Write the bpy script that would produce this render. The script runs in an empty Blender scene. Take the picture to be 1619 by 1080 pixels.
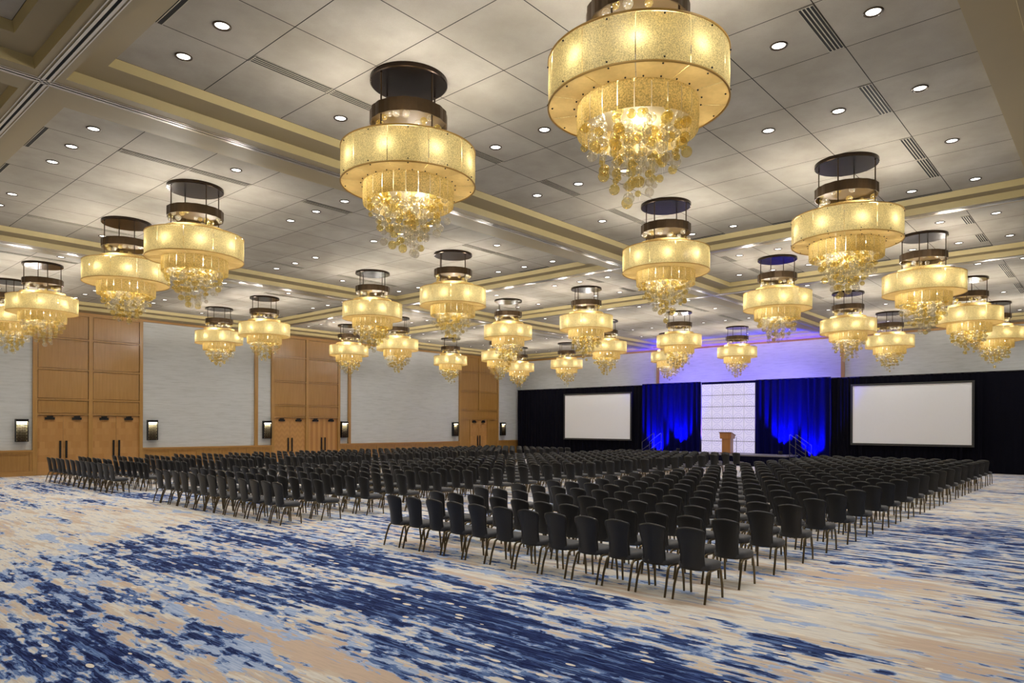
import bpy, bmesh, math, random
from mathutils import Matrix, Vector
random.seed(7)
PI = math.pi
S = bpy.context.scene
COL = S.collection

# ------------------------------------------------------------------ camera
H = 2.1                       # eye height
A = 0.725                     # heading of the optical axis from +X (along the door wall)
ROLL = 0.0037
FPX, Y0 = 1097.5, 672.05      # focal length and horizon row in a 1619 x 1080 frame
cd = bpy.data.cameras.new('camera')
cam = bpy.data.objects.new('camera', cd)
COL.objects.link(cam)
cd.sensor_fit = 'HORIZONTAL'
cd.sensor_width = 36.0
cd.lens = FPX / 1619 * 36.0
cd.shift_y = (Y0 - 540.0) / 1619.0
cd.clip_end = 200
fwd = Vector((math.cos(A), math.sin(A), 0))
rgt = Vector((math.sin(A), -math.cos(A), 0))
up = Vector((0, 0, 1))
cr = rgt * math.cos(ROLL) + up * math.sin(ROLL)
cu = up * math.cos(ROLL) - rgt * math.sin(ROLL)
M = Matrix((cr, cu, -fwd)).transposed().to_4x4()
M.translation = (0, 0, H)
cam.matrix_world = M
S.camera = cam


def proj(x, y, z):
    p = Vector((x, y, z - H))
    w = p.dot(fwd)
    if w <= 0.1:
        return None
    return 809.5 + p.dot(cr) / w * FPX, Y0 - p.dot(cu) / w * FPX, w


# ------------------------------------------------------------------ world, view
world = bpy.data.worlds.new('world')
S.world = world
world.use_nodes = True
world.node_tree.nodes['Background'].inputs[0].default_value = (0.9, 0.92, 1, 1)
world.node_tree.nodes['Background'].inputs[1].default_value = 0.0
S.view_settings.view_transform = 'Standard'
S.view_settings.look = 'None'
S.view_settings.exposure = 0.0
S.view_settings.gamma = 1.0
S.view_settings.use_curve_mapping = False
cy = S.cycles
cy.max_bounces = 6
cy.diffuse_bounces = 3
cy.glossy_bounces = 2
cy.transmission_bounces = 3
cy.transparent_max_bounces = 18
cy.caustics_reflective = False
cy.caustics_refractive = False
cy.sample_clamp_indirect = 4.0
cy.use_denoising = True

DOWN = 114.0       # watts of a downlight lamp
BULB = 1.9        # watts of a bulb behind a drum shade
UPLAMP = 41.0      # watts of a lamp above a drum
SHADE_GLOW = 0.05
BLUE = 3600.0


# ------------------------------------------------------------------ materials
def lin(r, g, b):
    f = lambda c: (c / 255 / 12.92) if c / 255 <= 0.04045 else ((c / 255 + 0.055) / 1.055) ** 2.4
    return (f(r), f(g), f(b), 1)


class NT:
    def __init__(self, name):
        self.m = bpy.data.materials.new(name)
        self.m.use_nodes = True
        self.t = self.m.node_tree
        self.t.nodes.clear()
        self.out = self.n('ShaderNodeOutputMaterial')

    def n(self, kind, **kw):
        nd = self.t.nodes.new(kind)
        for k, v in kw.items():
            if k.startswith('i_'):
                key = k[2:]
                key = int(key) if key.isdigit() else key
                nd.inputs[key].default_value = v
            else:
                setattr(nd, k, v)
        return nd

    def l(self, a, b):
        self.t.links.new(a, b)

    def math(self, op, a, b=None, clamp=False):
        nd = self.n('ShaderNodeMath', operation=op, use_clamp=clamp)
        for i, v in enumerate((a, b)):
            if v is None:
                continue
            if hasattr(v, 'links'):
                self.l(v, nd.inputs[i])
            else:
                nd.inputs[i].default_value = v
        return nd.outputs[0]

    def mix(self, fac, a, b):
        nd = self.n('ShaderNodeMix', data_type='RGBA')
        for s, v in ((nd.inputs[0], fac), (nd.inputs[6], a), (nd.inputs[7], b)):
            if hasattr(v, 'links'):
                self.l(v, s)
            else:
                s.default_value = v
        return nd.outputs[2]

    def noise(self, vec, scale, detail=3, rough=0.55, w=None):
        nd = self.n('ShaderNodeTexNoise')
        if vec is not None:
            self.l(vec, nd.inputs['Vector'])
        nd.inputs['Scale'].default_value = scale
        nd.inputs['Detail'].default_value = detail
        nd.inputs['Roughness'].default_value = rough
        return nd.outputs['Fac']

    def mapping(self, vec, scale=(1, 1, 1), loc=(0, 0, 0), rot=(0, 0, 0)):
        nd = self.n('ShaderNodeMapping')
        self.l(vec, nd.inputs[0])
        nd.inputs['Scale'].default_value = scale
        nd.inputs['Location'].default_value = loc
        nd.inputs['Rotation'].default_value = rot
        return nd.outputs[0]

    def ramp(self, fac, stops, interp='LINEAR'):
        nd = self.n('ShaderNodeValToRGB')
        nd.color_ramp.interpolation = interp
        e = nd.color_ramp.elements
        while len(e) < len(stops):
            e.new(0.5)
        for el, (p, c) in zip(e, stops):
            el.position = p
            el.color = c if len(c) == 4 else (*c, 1)
        self.l(fac, nd.inputs[0])
        return nd.outputs[0]

    def principled(self, color, rough=0.5, metal=0.0, spec=0.5, bump=None, bdist=0.01, bstr=0.5, emit=None, estr=0.0, coat=0.0, sheen=0.0):
        p = self.n('ShaderNodeBsdfPrincipled')
        if hasattr(color, 'links'):
            self.l(color, p.inputs['Base Color'])
        else:
            p.inputs['Base Color'].default_value = color
        p.inputs['Metallic'].default_value = metal
        if hasattr(rough, 'links'):
            self.l(rough, p.inputs['Roughness'])
        else:
            p.inputs['Roughness'].default_value = rough
        p.inputs['Specular IOR Level'].default_value = spec
        p.inputs['Coat Weight'].default_value = coat
        p.inputs['Coat Roughness'].default_value = 0.25
        p.inputs['Sheen Weight'].default_value = sheen
        if emit is not None:
            p.inputs['Emission Color'].default_value = emit
            p.inputs['Emission Strength'].default_value = estr
        if bump is not None:
            b = self.n('ShaderNodeBump')
            b.inputs['Strength'].default_value = bstr
            b.inputs['Distance'].default_value = bdist
            self.l(bump, b.inputs['Height'])
            self.l(b.outputs[0], p.inputs['Normal'])
        self.l(p.outputs[0], self.out.inputs[0])
        return p

    def coord(self, which='Object'):
        return self.n('ShaderNodeTexCoord').outputs[which]


def simple(name, color, rough=0.5, metal=0.0, spec=0.5, vary=0.12, vscale=8.0, **kw):
    t = NT(name)
    f = t.noise(t.coord(), vscale)
    c2 = tuple(min(1, c * (1 + vary)) for c in color[:3]) + (1,)
    c1 = tuple(c * (1 - vary) for c in color[:3]) + (1,)
    t.principled(t.mix(f, c1, c2), rough, metal, spec, **kw)
    return t.m


MAT = {}


def m_wood(name, c1, c2, horizontal=False, rough=0.38):
    t = NT(name)
    geo = t.n('ShaderNodeNewGeometry').outputs['Position']
    sc = (9, 9, 0.5) if not horizontal else (0.5, 9, 9)
    f = t.noise(t.mapping(geo, sc), 1.6, 5, 0.6)
    g = t.noise(t.mapping(geo, tuple(s * 6 for s in sc)), 1.6, 3, 0.6)
    c = t.mix(t.ramp(f, [(0.3, (0, 0, 0)), (0.7, (1, 1, 1))]), c1, c2)
    c = t.mix(t.math('MULTIPLY', g, 0.35), c, tuple(x * 0.7 for x in c1[:3]) + (1,))
    t.principled(c, rough, 0, 0.5, coat=0.55)
    return t.m


MAT['wood'] = m_wood('maple_frame', lin(168, 124, 62), lin(188, 144, 80))
MAT['veneer'] = m_wood('maple_veneer', lin(160, 116, 56), lin(180, 136, 74), rough=0.3)
MAT['rail_wood'] = m_wood('maple_rail', lin(168, 122, 60), lin(188, 142, 78), horizontal=True)


def m_door():
    t = NT('door_veneer')
    tc = t.coord('UV')
    br = t.n('ShaderNodeTexBrick', offset=0.5)
    t.l(t.mapping(tc, (5.0, 9.0, 1)), br.inputs['Vector'])
    br.inputs['Color1'].default_value = lin(196, 150, 92)
    br.inputs['Color2'].default_value = lin(174, 126, 70)
    br.inputs['Mortar'].default_value = lin(178, 130, 74)
    br.inputs['Scale'].default_value = 1.0
    br.inputs['Mortar Size'].default_value = 0.005
    br.inputs['Brick Width'].default_value = 1.0
    br.inputs['Row Height'].default_value = 1.0
    geo = t.n('ShaderNodeNewGeometry').outputs['Position']
    g = t.noise(t.mapping(geo, (30, 30, 2)), 1.6, 4, 0.6)
    c = t.mix(t.math('MULTIPLY', g, 0.5), br.outputs[0], lin(166, 116, 54))
    t.principled(c, 0.4, 0, 0.5, coat=0.15)
    return t.m


MAT['door'] = m_door()


def m_door2(name, chevron):
    t = NT(name)
    sx = t.n('ShaderNodeSeparateXYZ')
    t.l(t.coord('UV'), sx.inputs[0])
    u4 = t.math('MULTIPLY', sx.outputs[0], 3.0)
    if chevron:
        zig = t.math('ABSOLUTE', t.math('SUBTRACT', t.math('FRACT', u4), 0.5))
        f = t.math('FRACT', t.math('ADD', t.math('MULTIPLY', sx.outputs[1], 9.0), t.math('MULTIPLY', zig, 1.2)))
    else:
        f = t.math('FRACT', u4)
    geo = t.n('ShaderNodeNewGeometry').outputs['Position']
    g = t.noise(t.mapping(geo, (30, 30, 2)), 1.6, 4, 0.6)
    c = t.mix(t.ramp(f, [(0.46, (0, 0, 0)), (0.54, (1, 1, 1))]), lin(194, 146, 86), lin(182, 134, 78) if chevron else lin(168, 118, 64))
    c = t.mix(t.math('MULTIPLY', g, 0.5), c, lin(172, 124, 66))
    t.principled(c, 0.4, 0, 0.5, coat=0.15)
    return t.m


MAT['door_chevron'] = m_door2('chevron_door_veneer', True)
MAT['door_stripe'] = m_door2('striped_door_veneer', False)


def m_wallpaper():
    t = NT('wallpaper')
    geo = t.n('ShaderNodeNewGeometry').outputs['Position']
    a = t.noise(t.mapping(geo, (1.1, 1.1, 14)), 1.2, 5, 0.65)
    b = t.noise(t.mapping(geo, (2, 2, 60)), 2.0, 3, 0.6)
    f = t.math('ADD', t.math('MULTIPLY', a, 0.7), t.math('MULTIPLY', b, 0.3))
    c = t.ramp(f, [(0.28, lin(184, 185, 180)), (0.48, lin(206, 207, 204)), (0.7, lin(216, 217, 215))])
    t.principled(c, 0.75, 0, 0.25)
    return t.m


MAT['wallpaper'] = m_wallpaper()
MAT['plain_wall'] = simple('painted_wall', lin(188, 182, 168), 0.8)


def m_tile():
    # acoustic panels with open joints on whole UV units
    t = NT('ceiling_panels')
    uv = t.coord('UV')
    sx = t.n('ShaderNodeSeparateXYZ')
    t.l(uv, sx.inputs[0])
    geo = t.n('ShaderNodeNewGeometry').outputs['Position']

    def joint(s):
        fr = t.math('FRACT', s)
        return t.math('GREATER_THAN', t.math('ABSOLUTE', t.math('SUBTRACT', fr, 0.5)), 0.5 - 0.0055)
    j = t.math('MAXIMUM', joint(sx.outputs[0]), joint(sx.outputs[1]))
    a = t.noise(geo, 1.1, 4, 0.6)
    b = t.noise(geo, 90, 2, 0.7)
    c = t.mix(t.ramp(a, [(0.3, (0, 0, 0)), (0.7, (1, 1, 1))]), lin(160, 153, 140), lin(186, 180, 168))
    c = t.mix(t.math('MULTIPLY', b, 0.3), c, lin(120, 114, 104))
    fl = t.n('ShaderNodeTexWhiteNoise', noise_dimensions='2D')
    sn = t.n('ShaderNodeVectorMath', operation='FLOOR')
    t.l(uv, sn.inputs[0])
    t.l(sn.outputs[0], fl.inputs['Vector'])
    c = t.mix(t.math('MULTIPLY', fl.outputs['Value'], 0.25), c, lin(150, 143, 130))
    c = t.mix(j, c, lin(46, 42, 36))
    t.principled(c, 0.8, 0, 0.2)
    return t.m


MAT['tile'] = m_tile()
MAT['beam'] = simple('khaki_ceiling_paint', lin(154, 139, 106), 0.55, 0, 0.4, vary=0.04, vscale=2)
MAT['band'] = simple('cream_ceiling_moulding', lin(194, 177, 126), 0.5, 0, 0.4, vary=0.04, vscale=2)
MAT['track'] = simple('aluminium_track', lin(200, 196, 188), 0.28, 0.9, vary=0.05)
MAT['slot'] = simple('black_slot', lin(9, 9, 9), 0.8, vary=0.05)
MAT['grille'] = simple('grille_bars', lin(176, 169, 152), 0.6, 0.0)
MAT['bronze'] = simple('dark_bronze', lin(66, 52, 36), 0.38, 0.75, vary=0.2)
MAT['canopy'] = simple('canopy_metal', lin(52, 42, 36), 0.22, 0.85, vary=0.1)
MAT['goldplate'] = simple('gold_plate', lin(84, 66, 34), 0.6, 0.2, vary=0.1)
MAT['legmetal'] = simple('dark_bronze_tube', lin(108, 94, 70), 0.28, 0.9, vary=0.1)
MAT['black'] = simple('black_metal', lin(24, 22, 22), 0.45, 0.3, vary=0.1)
MAT['white_trim'] = simple('white_trim', lin(214, 208, 194), 0.5, 0.0, vary=0.03)


def m_shade(name, col, glow, crackle, lo=0.6, hi=1.22):
    t = NT(name)
    oc = t.coord()
    n = t.noise(oc, crackle, 2, 0.7)
    n2 = t.noise(oc, crackle * 0.12, 3, 0.6)
    k = t.math('ADD', t.math('MULTIPLY', n, 0.88), t.math('MULTIPLY', n2, 0.12))
    c = t.mix(t.ramp(k, [(0.36, (0, 0, 0)), (0.62, (1, 1, 1))]), tuple(x * lo for x in col[:3]) + (1,), tuple(min(1, x * hi) for x in col[:3]) + (1,))
    tr = t.n('ShaderNodeBsdfTranslucent')
    df = t.n('ShaderNodeBsdfDiffuse')
    gl = t.n('ShaderNodeBsdfGlossy')
    gl.inputs['Roughness'].default_value = 0.25
    gl.inputs['Color'].default_value = (1, .95, .8, 1)
    b = t.n('ShaderNodeBump')
    b.inputs['Strength'].default_value = 0.5
    b.inputs['Distance'].default_value = 0.004
    t.l(n, b.inputs['Height'])
    for s in (tr, df, gl):
        t.l(b.outputs[0], s.inputs['Normal'])
    t.l(c, tr.inputs['Color'])
    t.l(c, df.inputs['Color'])
    mx = t.n('ShaderNodeMixShader')
    mx.inputs[0].default_value = 0.4
    t.l(tr.outputs[0], mx.inputs[1])
    t.l(df.outputs[0], mx.inputs[2])
    mg = t.n('ShaderNodeMixShader')
    mg.inputs[0].default_value = 0.05
    t.l(mx.outputs[0], mg.inputs[1])
    t.l(gl.outputs[0], mg.inputs[2])
    em = t.n('ShaderNodeEmission')
    t.l(c, em.inputs['Color'])
    em.inputs['Strength'].default_value = glow
    ad = t.n('ShaderNodeAddShader')
    t.l(mg.outputs[0], ad.inputs[0])
    t.l(em.outputs[0], ad.inputs[1])
    t.l(ad.outputs[0], t.out.inputs[0])
    return t.m


MAT['shade'] = m_shade('crackle_glass_shade', lin(232, 219, 164), SHADE_GLOW, 90)
MAT['shade_low'] = m_shade('amber_glass_shade', lin(218, 190, 120), SHADE_GLOW, 60)
MAT['shade_under'] = m_shade('frosted_underside', lin(224, 198, 140), SHADE_GLOW, 12, 0.95, 1.03)


def m_bubble(name, c_mid, c_rim, body, refl):
    t = NT(name)
    lw = t.n('ShaderNodeLayerWeight')
    lw.inputs['Blend'].default_value = 0.4
    fc = lw.outputs['Facing']
    tr = t.n('ShaderNodeBsdfTransparent')
    t.l(t.ramp(fc, [(0.0, c_mid), (0.5, c_mid), (0.92, c_rim)]), tr.inputs[0])
    df = t.n('ShaderNodeBsdfTranslucent')
    df.inputs[0].default_value = body
    d2 = t.n('ShaderNodeBsdfDiffuse')
    d2.inputs[0].default_value = body
    md = t.n('ShaderNodeMixShader')
    t.l(df.outputs[0], md.inputs[1])
    t.l(d2.outputs[0], md.inputs[2])
    m1 = t.n('ShaderNodeMixShader')
    t.l(t.ramp(fc, [(0.0, (.14, .14, .14)), (0.5, (.20, .20, .20)), (0.9, (.66, .66, .66))]), m1.inputs[0])
    t.l(tr.outputs[0], m1.inputs[1])
    t.l(md.outputs[0], m1.inputs[2])
    gl = t.n('ShaderNodeBsdfGlossy')
    gl.inputs['Roughness'].default_value = 0.12
    gl.inputs['Color'].default_value = refl
    mx = t.n('ShaderNodeMixShader')
    t.l(t.math('ADD', t.math('MULTIPLY', fc, 0.25), 0.08, True), mx.inputs[0])
    t.l(m1.outputs[0], mx.inputs[1])
    t.l(gl.outputs[0], mx.inputs[2])
    t.l(mx.outputs[0], t.out.inputs[0])
    return t.m


MAT['clear'] = m_bubble('clear_glass', (.97, .96, .92, 1), (.70, .66, .55, 1), (.9, .85, .7, 1), (1, .97, .9, 1))
MAT['amber'] = m_bubble('amber_glass', (.97, .90, .60, 1), (.84, .68, .32, 1), (.88, .72, .34, 1), (1, .93, .72, 1))


def m_emit(name, col, s):
    t = NT(name)
    e = t.n('ShaderNodeEmission')
    e.inputs[0].default_value = col
    e.inputs[1].default_value = s
    t.l(e.outputs[0], t.out.inputs[0])
    return t.m


MAT['lens'] = m_emit('downlight_lens', (1.0, 0.97, 0.92, 1), 5.0)
MAT['lamp'] = m_emit('lamp_face', (1.0, 0.9, 0.7, 1), 30)
MAT['vinyl'] = None


def m_vinyl():
    t = NT('black_upholstery')
    oc = t.coord()
    f = t.noise(oc, 300, 2, 0.6)
    g = t.noise(oc, 6, 2, 0.5)
    c = t.mix(g, lin(22, 21, 20), lin(31, 29, 28))
    t.principled(c, 0.40, 0, 0.5, bump=f, bdist=0.001, bstr=0.4)
    return t.m


MAT['vinyl'] = m_vinyl()


def m_seat():
    t = NT('charcoal_seat_fabric')
    oc = t.coord()
    f = t.noise(oc, 260, 2, 0.6)
    c = t.mix(f, lin(44, 43, 44), lin(66, 65, 67))
    t.principled(c, 0.62, 0, 0.45, bump=f, bdist=0.001, bstr=0.4, sheen=0.15)
    return t.m


MAT['seat'] = m_seat()


def m_drape(name, c):
    t = NT(name)
    geo = t.n('ShaderNodeNewGeometry').outputs['Position']
    f = t.noise(t.mapping(geo, (8, 8, 0.6)), 1, 3, 0.6)
    t.principled(t.mix(f, tuple(x * 0.7 for x in c[:3]) + (1,), c), 0.9, 0, 0.04)
    return t.m


MAT['drape'] = m_drape('black_drape', lin(19, 19, 28))
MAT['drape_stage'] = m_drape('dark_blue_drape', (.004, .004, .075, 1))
MAT['screen'] = simple('screen_fabric', lin(248, 248, 248), 0.8, 0, 0.2, vary=0.01)
MAT['screen_frame'] = simple('screen_frame', lin(48, 47, 46), 0.6, vary=0.06)
MAT['skirt'] = m_drape('stage_skirt', lin(20, 20, 40))
MAT['deck'] = simple('stage_deck', lin(120, 116, 120), 0.45, vary=0.1)
MAT['lectern'] = m_wood('lectern_wood', lin(176, 116, 58), lin(196, 136, 74))
MAT['lectern_dark'] = m_wood('lectern_top_wood', lin(112, 66, 40), lin(136, 84, 50))
MAT['steel'] = simple('grey_steel', lin(86, 86, 94), 0.4, 0.7)


def m_backdrop():
    # translucent white tiles embossed with arcs, lit from inside
    t = NT('lit_backdrop_tile')
    uv = t.coord('UV')
    sx = t.n('ShaderNodeSeparateXYZ')
    t.l(uv, sx.inputs[0])
    x, y = sx.outputs[0], sx.outputs[1]

    def rings(cx, cyy):
        dx = t.math('SUBTRACT', x, cx)
        dy = t.math('SUBTRACT', y, cyy)
        d = t.math('SQRT', t.math('ADD', t.math('MULTIPLY', dx, dx), t.math('MULTIPLY', dy, dy)))
        w = t.math('SINE', t.math('MULTIPLY', d, 34.0))
        return t.math('MULTIPLY', t.math('GREATER_THAN', w, 0.55), t.math('LESS_THAN', d, 0.48))
    r = t.math('MAXIMUM', rings(0.5, 0.0), rings(0.5, 1.0))
    c = t.mix(t.math('MULTIPLY', r, 0.8), (0.80, 0.73, 1.0, 1), (0.50, 0.44, 0.80, 1))
    e = t.n('ShaderNodeEmission')
    t.l(c, e.inputs[0])
    e.inputs[1].default_value = 0.74
    d = t.n('ShaderNodeBsdfDiffuse')
    d.inputs[0].default_value = (.2, .2, .24, 1)
    ad = t.n('ShaderNodeAddShader')
    t.l(e.outputs[0], ad.inputs[0])
    t.l(d.outputs[0], ad.inputs[1])
    t.l(ad.outputs[0], t.out.inputs[0])
    return t.m


MAT['backdrop'] = m_backdrop()


def m_carpet():
    t = NT('patterned_carpet')
    geo0 = t.n('ShaderNodeNewGeometry').outputs['Position']
    at = t.n('ShaderNodeAttribute', attribute_name='pattern')
    sep = t.n('ShaderNodeSeparateColor')
    t.l(at.outputs['Color'], sep.inputs[0])
    blue_b, tan_b, pale_b = sep.outputs[0], sep.outputs[1], sep.outputs[2]
    # ragged outlines: push the pattern about with a fine noise
    wn = t.n('ShaderNodeTexNoise')
    t.l(t.mapping(geo0, (9, 5, 1)), wn.inputs['Vector'])
    wn.inputs['Scale'].default_value = 1.0
    wn.inputs['Detail'].default_value = 4
    wv = t.n('ShaderNodeVectorMath', operation='MULTIPLY_ADD')
    t.l(wn.outputs['Color'], wv.inputs[0])
    wv.inputs[1].default_value = (0.07, 0.32, 0)
    t.l(geo0, wv.inputs[2])
    geo = wv.outputs[0]
    # X runs across the streaks, Y along them
    patch = t.noise(t.mapping(geo, (1.5, 0.6, 1)), 1.0, 4, 0.6)
    streak = t.noise(t.mapping(geo, (6.2, 0.5, 1), (3, 9, 0)), 1.0, 4, 0.6)
    blot = t.noise(t.mapping(geo, (9.5, 3.3, 1), (11, 5, 0)), 1.0, 3, 0.6)
    fine = t.noise(t.mapping(geo0, (58, 3.2, 1), (7, 2, 0)), 1.0, 3, 0.7)
    ck = lambda n, k: t.math('MULTIPLY', t.math('SUBTRACT', n, 0.5), k)
    fld = t.math('ADD', blue_b, ck(patch, 0.75))
    fld = t.math('ADD', fld, ck(streak, 1.4))
    fld = t.math('ADD', fld, ck(blot, 1.15))
    fld = t.math('ADD', fld, ck(fine, 0.22))
    # ground: cream, tan, with thin grey-blue streaks
    tanf = t.math('ADD', tan_b, ck(t.noise(t.mapping(geo, (2.2, .5, 1), (21, 3, 0)), 1.0, 4, .6), 1.5))
    tanf = t.math('ADD', tanf, ck(t.noise(t.mapping(geo, (9, .7, 1), (2, 31, 0)), 1.0, 3, .6), 1.2))
    ground = t.mix(t.ramp(tanf, [(0.44, (0, 0, 0)), (0.50, (1, 1, 1))]), lin(222, 215, 202), lin(210, 192, 170))
    ground = t.mix(t.ramp(tanf, [(0.60, (0, 0, 0)), (0.63, (1, 1, 1))]), ground, lin(204, 180, 158))
    ground = t.mix(t.math('MULTIPLY', t.ramp(fine, [(0.38, (1, 1, 1)), (0.52, (0, 0, 0))]), 0.4), ground, lin(176, 158, 142))
    st2 = t.noise(t.mapping(geo, (15, 0.8, 1), (13, 19, 0)), 1.0, 4, 0.65)
    ground = t.mix(t.math('MULTIPLY', t.ramp(st2, [(0.58, (0, 0, 0)), (0.61, (1, 1, 1))]), 0.7), ground, lin(160, 172, 196))
    pale = t.math('ADD', pale_b, ck(t.noise(t.mapping(geo, (2.4, 0.9, 1), (41, 13, 0)), 1.0, 4, .6), 1.6))
    palec = t.mix(t.ramp(fine, [(0.40, (0, 0, 0)), (0.60, (1, 1, 1))]), lin(146, 164, 198), lin(184, 196, 216))
    c = t.mix(t.ramp(pale, [(0.56, (0, 0, 0)), (0.575, (1, 1, 1))]), ground, palec)
    c = t.mix(t.ramp(fld, [(0.475, (0, 0, 0)), (0.49, (1, 1, 1))]), c, palec)
    mid = t.mix(t.ramp(fine, [(0.40, (0, 0, 0)), (0.58, (1, 1, 1))]), lin(50, 76, 132), lin(112, 136, 178))
    c = t.mix(t.ramp(fld, [(0.545, (0, 0, 0)), (0.56, (1, 1, 1))]), c, mid)
    navy = t.mix(t.ramp(fine, [(0.46, (0, 0, 0)), (0.64, (1, 1, 1))]), lin(17, 26, 68), lin(58, 78, 130))
    st3 = t.noise(t.mapping(geo, (20, 0.9, 1), (53, 17, 0)), 1.0, 3, 0.6)
    navy = t.mix(t.ramp(st3, [(0.56, (0, 0, 0)), (0.59, (1, 1, 1))]), navy, mid)
    c = t.mix(t.ramp(fld, [(0.625, (0, 0, 0)), (0.64, (1, 1, 1))]), c, navy)
    # cream flecks
    vo = t.n('ShaderNodeTexVoronoi')
    t.l(t.mapping(geo0, (11, 4.2, 1)), vo.inputs['Vector'])
    vo.inputs['Scale'].default_value = 1.0
    vr = t.n('ShaderNodeSeparateColor')
    t.l(vo.outputs['Color'], vr.inputs[0])
    fleck = t.math('MULTIPLY', t.math('LESS_THAN', vo.outputs['Distance'], 0.30), t.math('GREATER_THAN', vr.outputs[0], 0.80))
    fleck = t.math('MULTIPLY', fleck, t.math('GREATER_THAN', patch, 0.50))
    c = t.mix(fleck, c, lin(230, 218, 198))
    pile = t.noise(geo0, 420, 2, 0.6)
    c = t.mix(t.math('MULTIPLY', pile, 0.16), c, t.mix(0.5, c, (0.02, 0.02, 0.03, 1)))
    t.principled(c, 0.95, 0, 0.1, bump=pile, bdist=0.004, bstr=0.4)
    return t.m


MAT['carpet'] = m_carpet()


# ------------------------------------------------------------------ mesh helpers
class MB:
    """collects shapes, built as one mesh"""
    def __init__(self):
        self.v, self.f, self.s, self.mi, self.uv = [], [], [], [], {}

    def add(self, vs, fs, smooth=False, mi=0):
        o = len(self.v)
        self.v += [tuple(p) for p in vs]
        for f in fs:
            self.f.append([o + i for i in f])
            self.s.append(smooth)
            self.mi.append(mi)

    def box(self, x0, x1, y0, y1, z0, z1, mi=0):
        if x0 > x1: x0, x1 = x1, x0
        if y0 > y1: y0, y1 = y1, y0
        if z0 > z1: z0, z1 = z1, z0
        vs = [(x, y, z) for z in (z0, z1) for y in (y0, y1) for x in (x0, x1)]
        self.add(vs, [(0, 2, 3, 1), (4, 5, 7, 6), (0, 1, 5, 4), (2, 6, 7, 3), (0, 4, 6, 2), (1, 3, 7, 5)], mi=mi)

    def quad(self, a, b, c, d, mi=0, uv=None):
        if uv:
            self.uv[len(self.f)] = uv
        self.add([a, b, c, d], [(0, 1, 2, 3)], mi=mi)

    def tube(self, pts, r, n=8, cap=True, mi=0):
        pts = [Vector(p) for p in pts]
        rings = []
        T = None
        for i, p in enumerate(pts):
            if i == 0: d = pts[1] - p
            elif i == len(pts) - 1: d = p - pts[i - 1]
            else: d = (pts[i + 1] - p).normalized() + (p - pts[i - 1]).normalized()
            d.normalize()
            if T is None:
                T = d.orthogonal().normalized()
            T = (T - d * T.dot(d)).normalized()
            B = d.cross(T)
            rr = r[i] if isinstance(r, (list, tuple)) else r
            rings.append([p + T * math.cos(2 * PI * k / n) * rr + B * math.sin(2 * PI * k / n) * rr for k in range(n)])
        vs = [q for R in rings for q in R]
        fs = []
        for i in range(len(pts) - 1):
            for k in range(n):
                a, b = i * n + k, i * n + (k + 1) % n
                fs.append((a, b, b + n, a + n))
        self.add(vs, fs, True, mi)
        if cap:
            self.add(rings[0], [tuple(range(n))[::-1]], mi=mi)
            self.add(rings[-1], [tuple(range(n))], mi=mi)

    def lathe(self, prof, n=48, smooth=True, mi=0, a0=0.0, a1=2 * PI, close=True):
        full = abs(a1 - a0 - 2 * PI) < 1e-6
        m = n if full else n + 1
        vs = []
        for (r, z) in prof:
            for k in range(m):
                a = a0 + (a1 - a0) * k / n
                vs.append((r * math.cos(a), r * math.sin(a), z))
        fs = []
        for i in range(len(prof) - 1):
            for k in range(n):
                k2 = (k + 1) % m
                fs.append((i * m + k, i * m + k2, (i + 1) * m + k2, (i + 1) * m + k))
        self.add(vs, fs, smooth, mi)

    def sphere(self, c, r, nu=10, nv=7, mi=0):
        vs = [(c[0], c[1], c[2] + r)]
        for i in range(1, nv):
            th = PI * i / nv
            for k in range(nu):
                a = 2 * PI * k / nu
                vs.append((c[0] + r * math.sin(th) * math.cos(a), c[1] + r * math.sin(th) * math.sin(a), c[2] + r * math.cos(th)))
        vs.append((c[0], c[1], c[2] - r))
        fs = [(0, 1 + k, 1 + (k + 1) % nu) for k in range(nu)]
        for i in range(nv - 2):
            for k in range(nu):
                a, b = 1 + i * nu + k, 1 + i * nu + (k + 1) % nu
                fs.append((a, a + nu, b + nu, b))
        L = len(vs) - 1
        o = 1 + (nv - 2) * nu
        fs += [(L, o + (k + 1) % nu, o + k) for k in range(nu)]
        self.add(vs, fs, True, mi)

    def merge(self, other, loc):
        o = len(self.v)
        self.v += [(x + loc[0], y + loc[1], z + loc[2]) for x, y, z in other.v]
        self.f += [[o + i for i in f] for f in other.f]
        self.s += other.s
        self.mi += other.mi

    def mesh(self, name, mats):
        me = bpy.data.meshes.new(name)
        me.from_pydata(self.v, [], self.f)
        for m in (mats if isinstance(mats, (list, tuple)) else [mats]):
            me.materials.append(MAT[m])
        me.polygons.foreach_set('use_smooth', self.s)
        me.polygons.foreach_set('material_index', self.mi)
        if self.uv:
            lay = me.uv_layers.new(name='UVMap')
            for p in me.polygons:
                if p.index in self.uv:
                    for li, co in zip(p.loop_indices, self.uv[p.index]):
                        lay.data[li].uv = co
        me.update()
        return me

    def build(self, name, mats, parent=None, loc=(0, 0, 0)):
        o = bpy.data.objects.new(name, self.mesh(name, mats))
        COL.objects.link(o)
        o.location = loc
        o.parent = parent
        return o


def tag(o, label=None, cat=None, group=None, kind=None):
    if label: o['label'] = label
    if cat: o['category'] = cat
    if group: o['group'] = group
    if kind: o['kind'] = kind
    return o


def thing(name, label, cat, loc, rotz=0.0, group=None, kind=None):
    o = bpy.data.objects.new(name, None)
    COL.objects.link(o)
    o.empty_display_size = 0.1
    o.location = loc
    o.rotation_euler = (0, 0, rotz)
    return tag(o, label, cat, group, kind)


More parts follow.
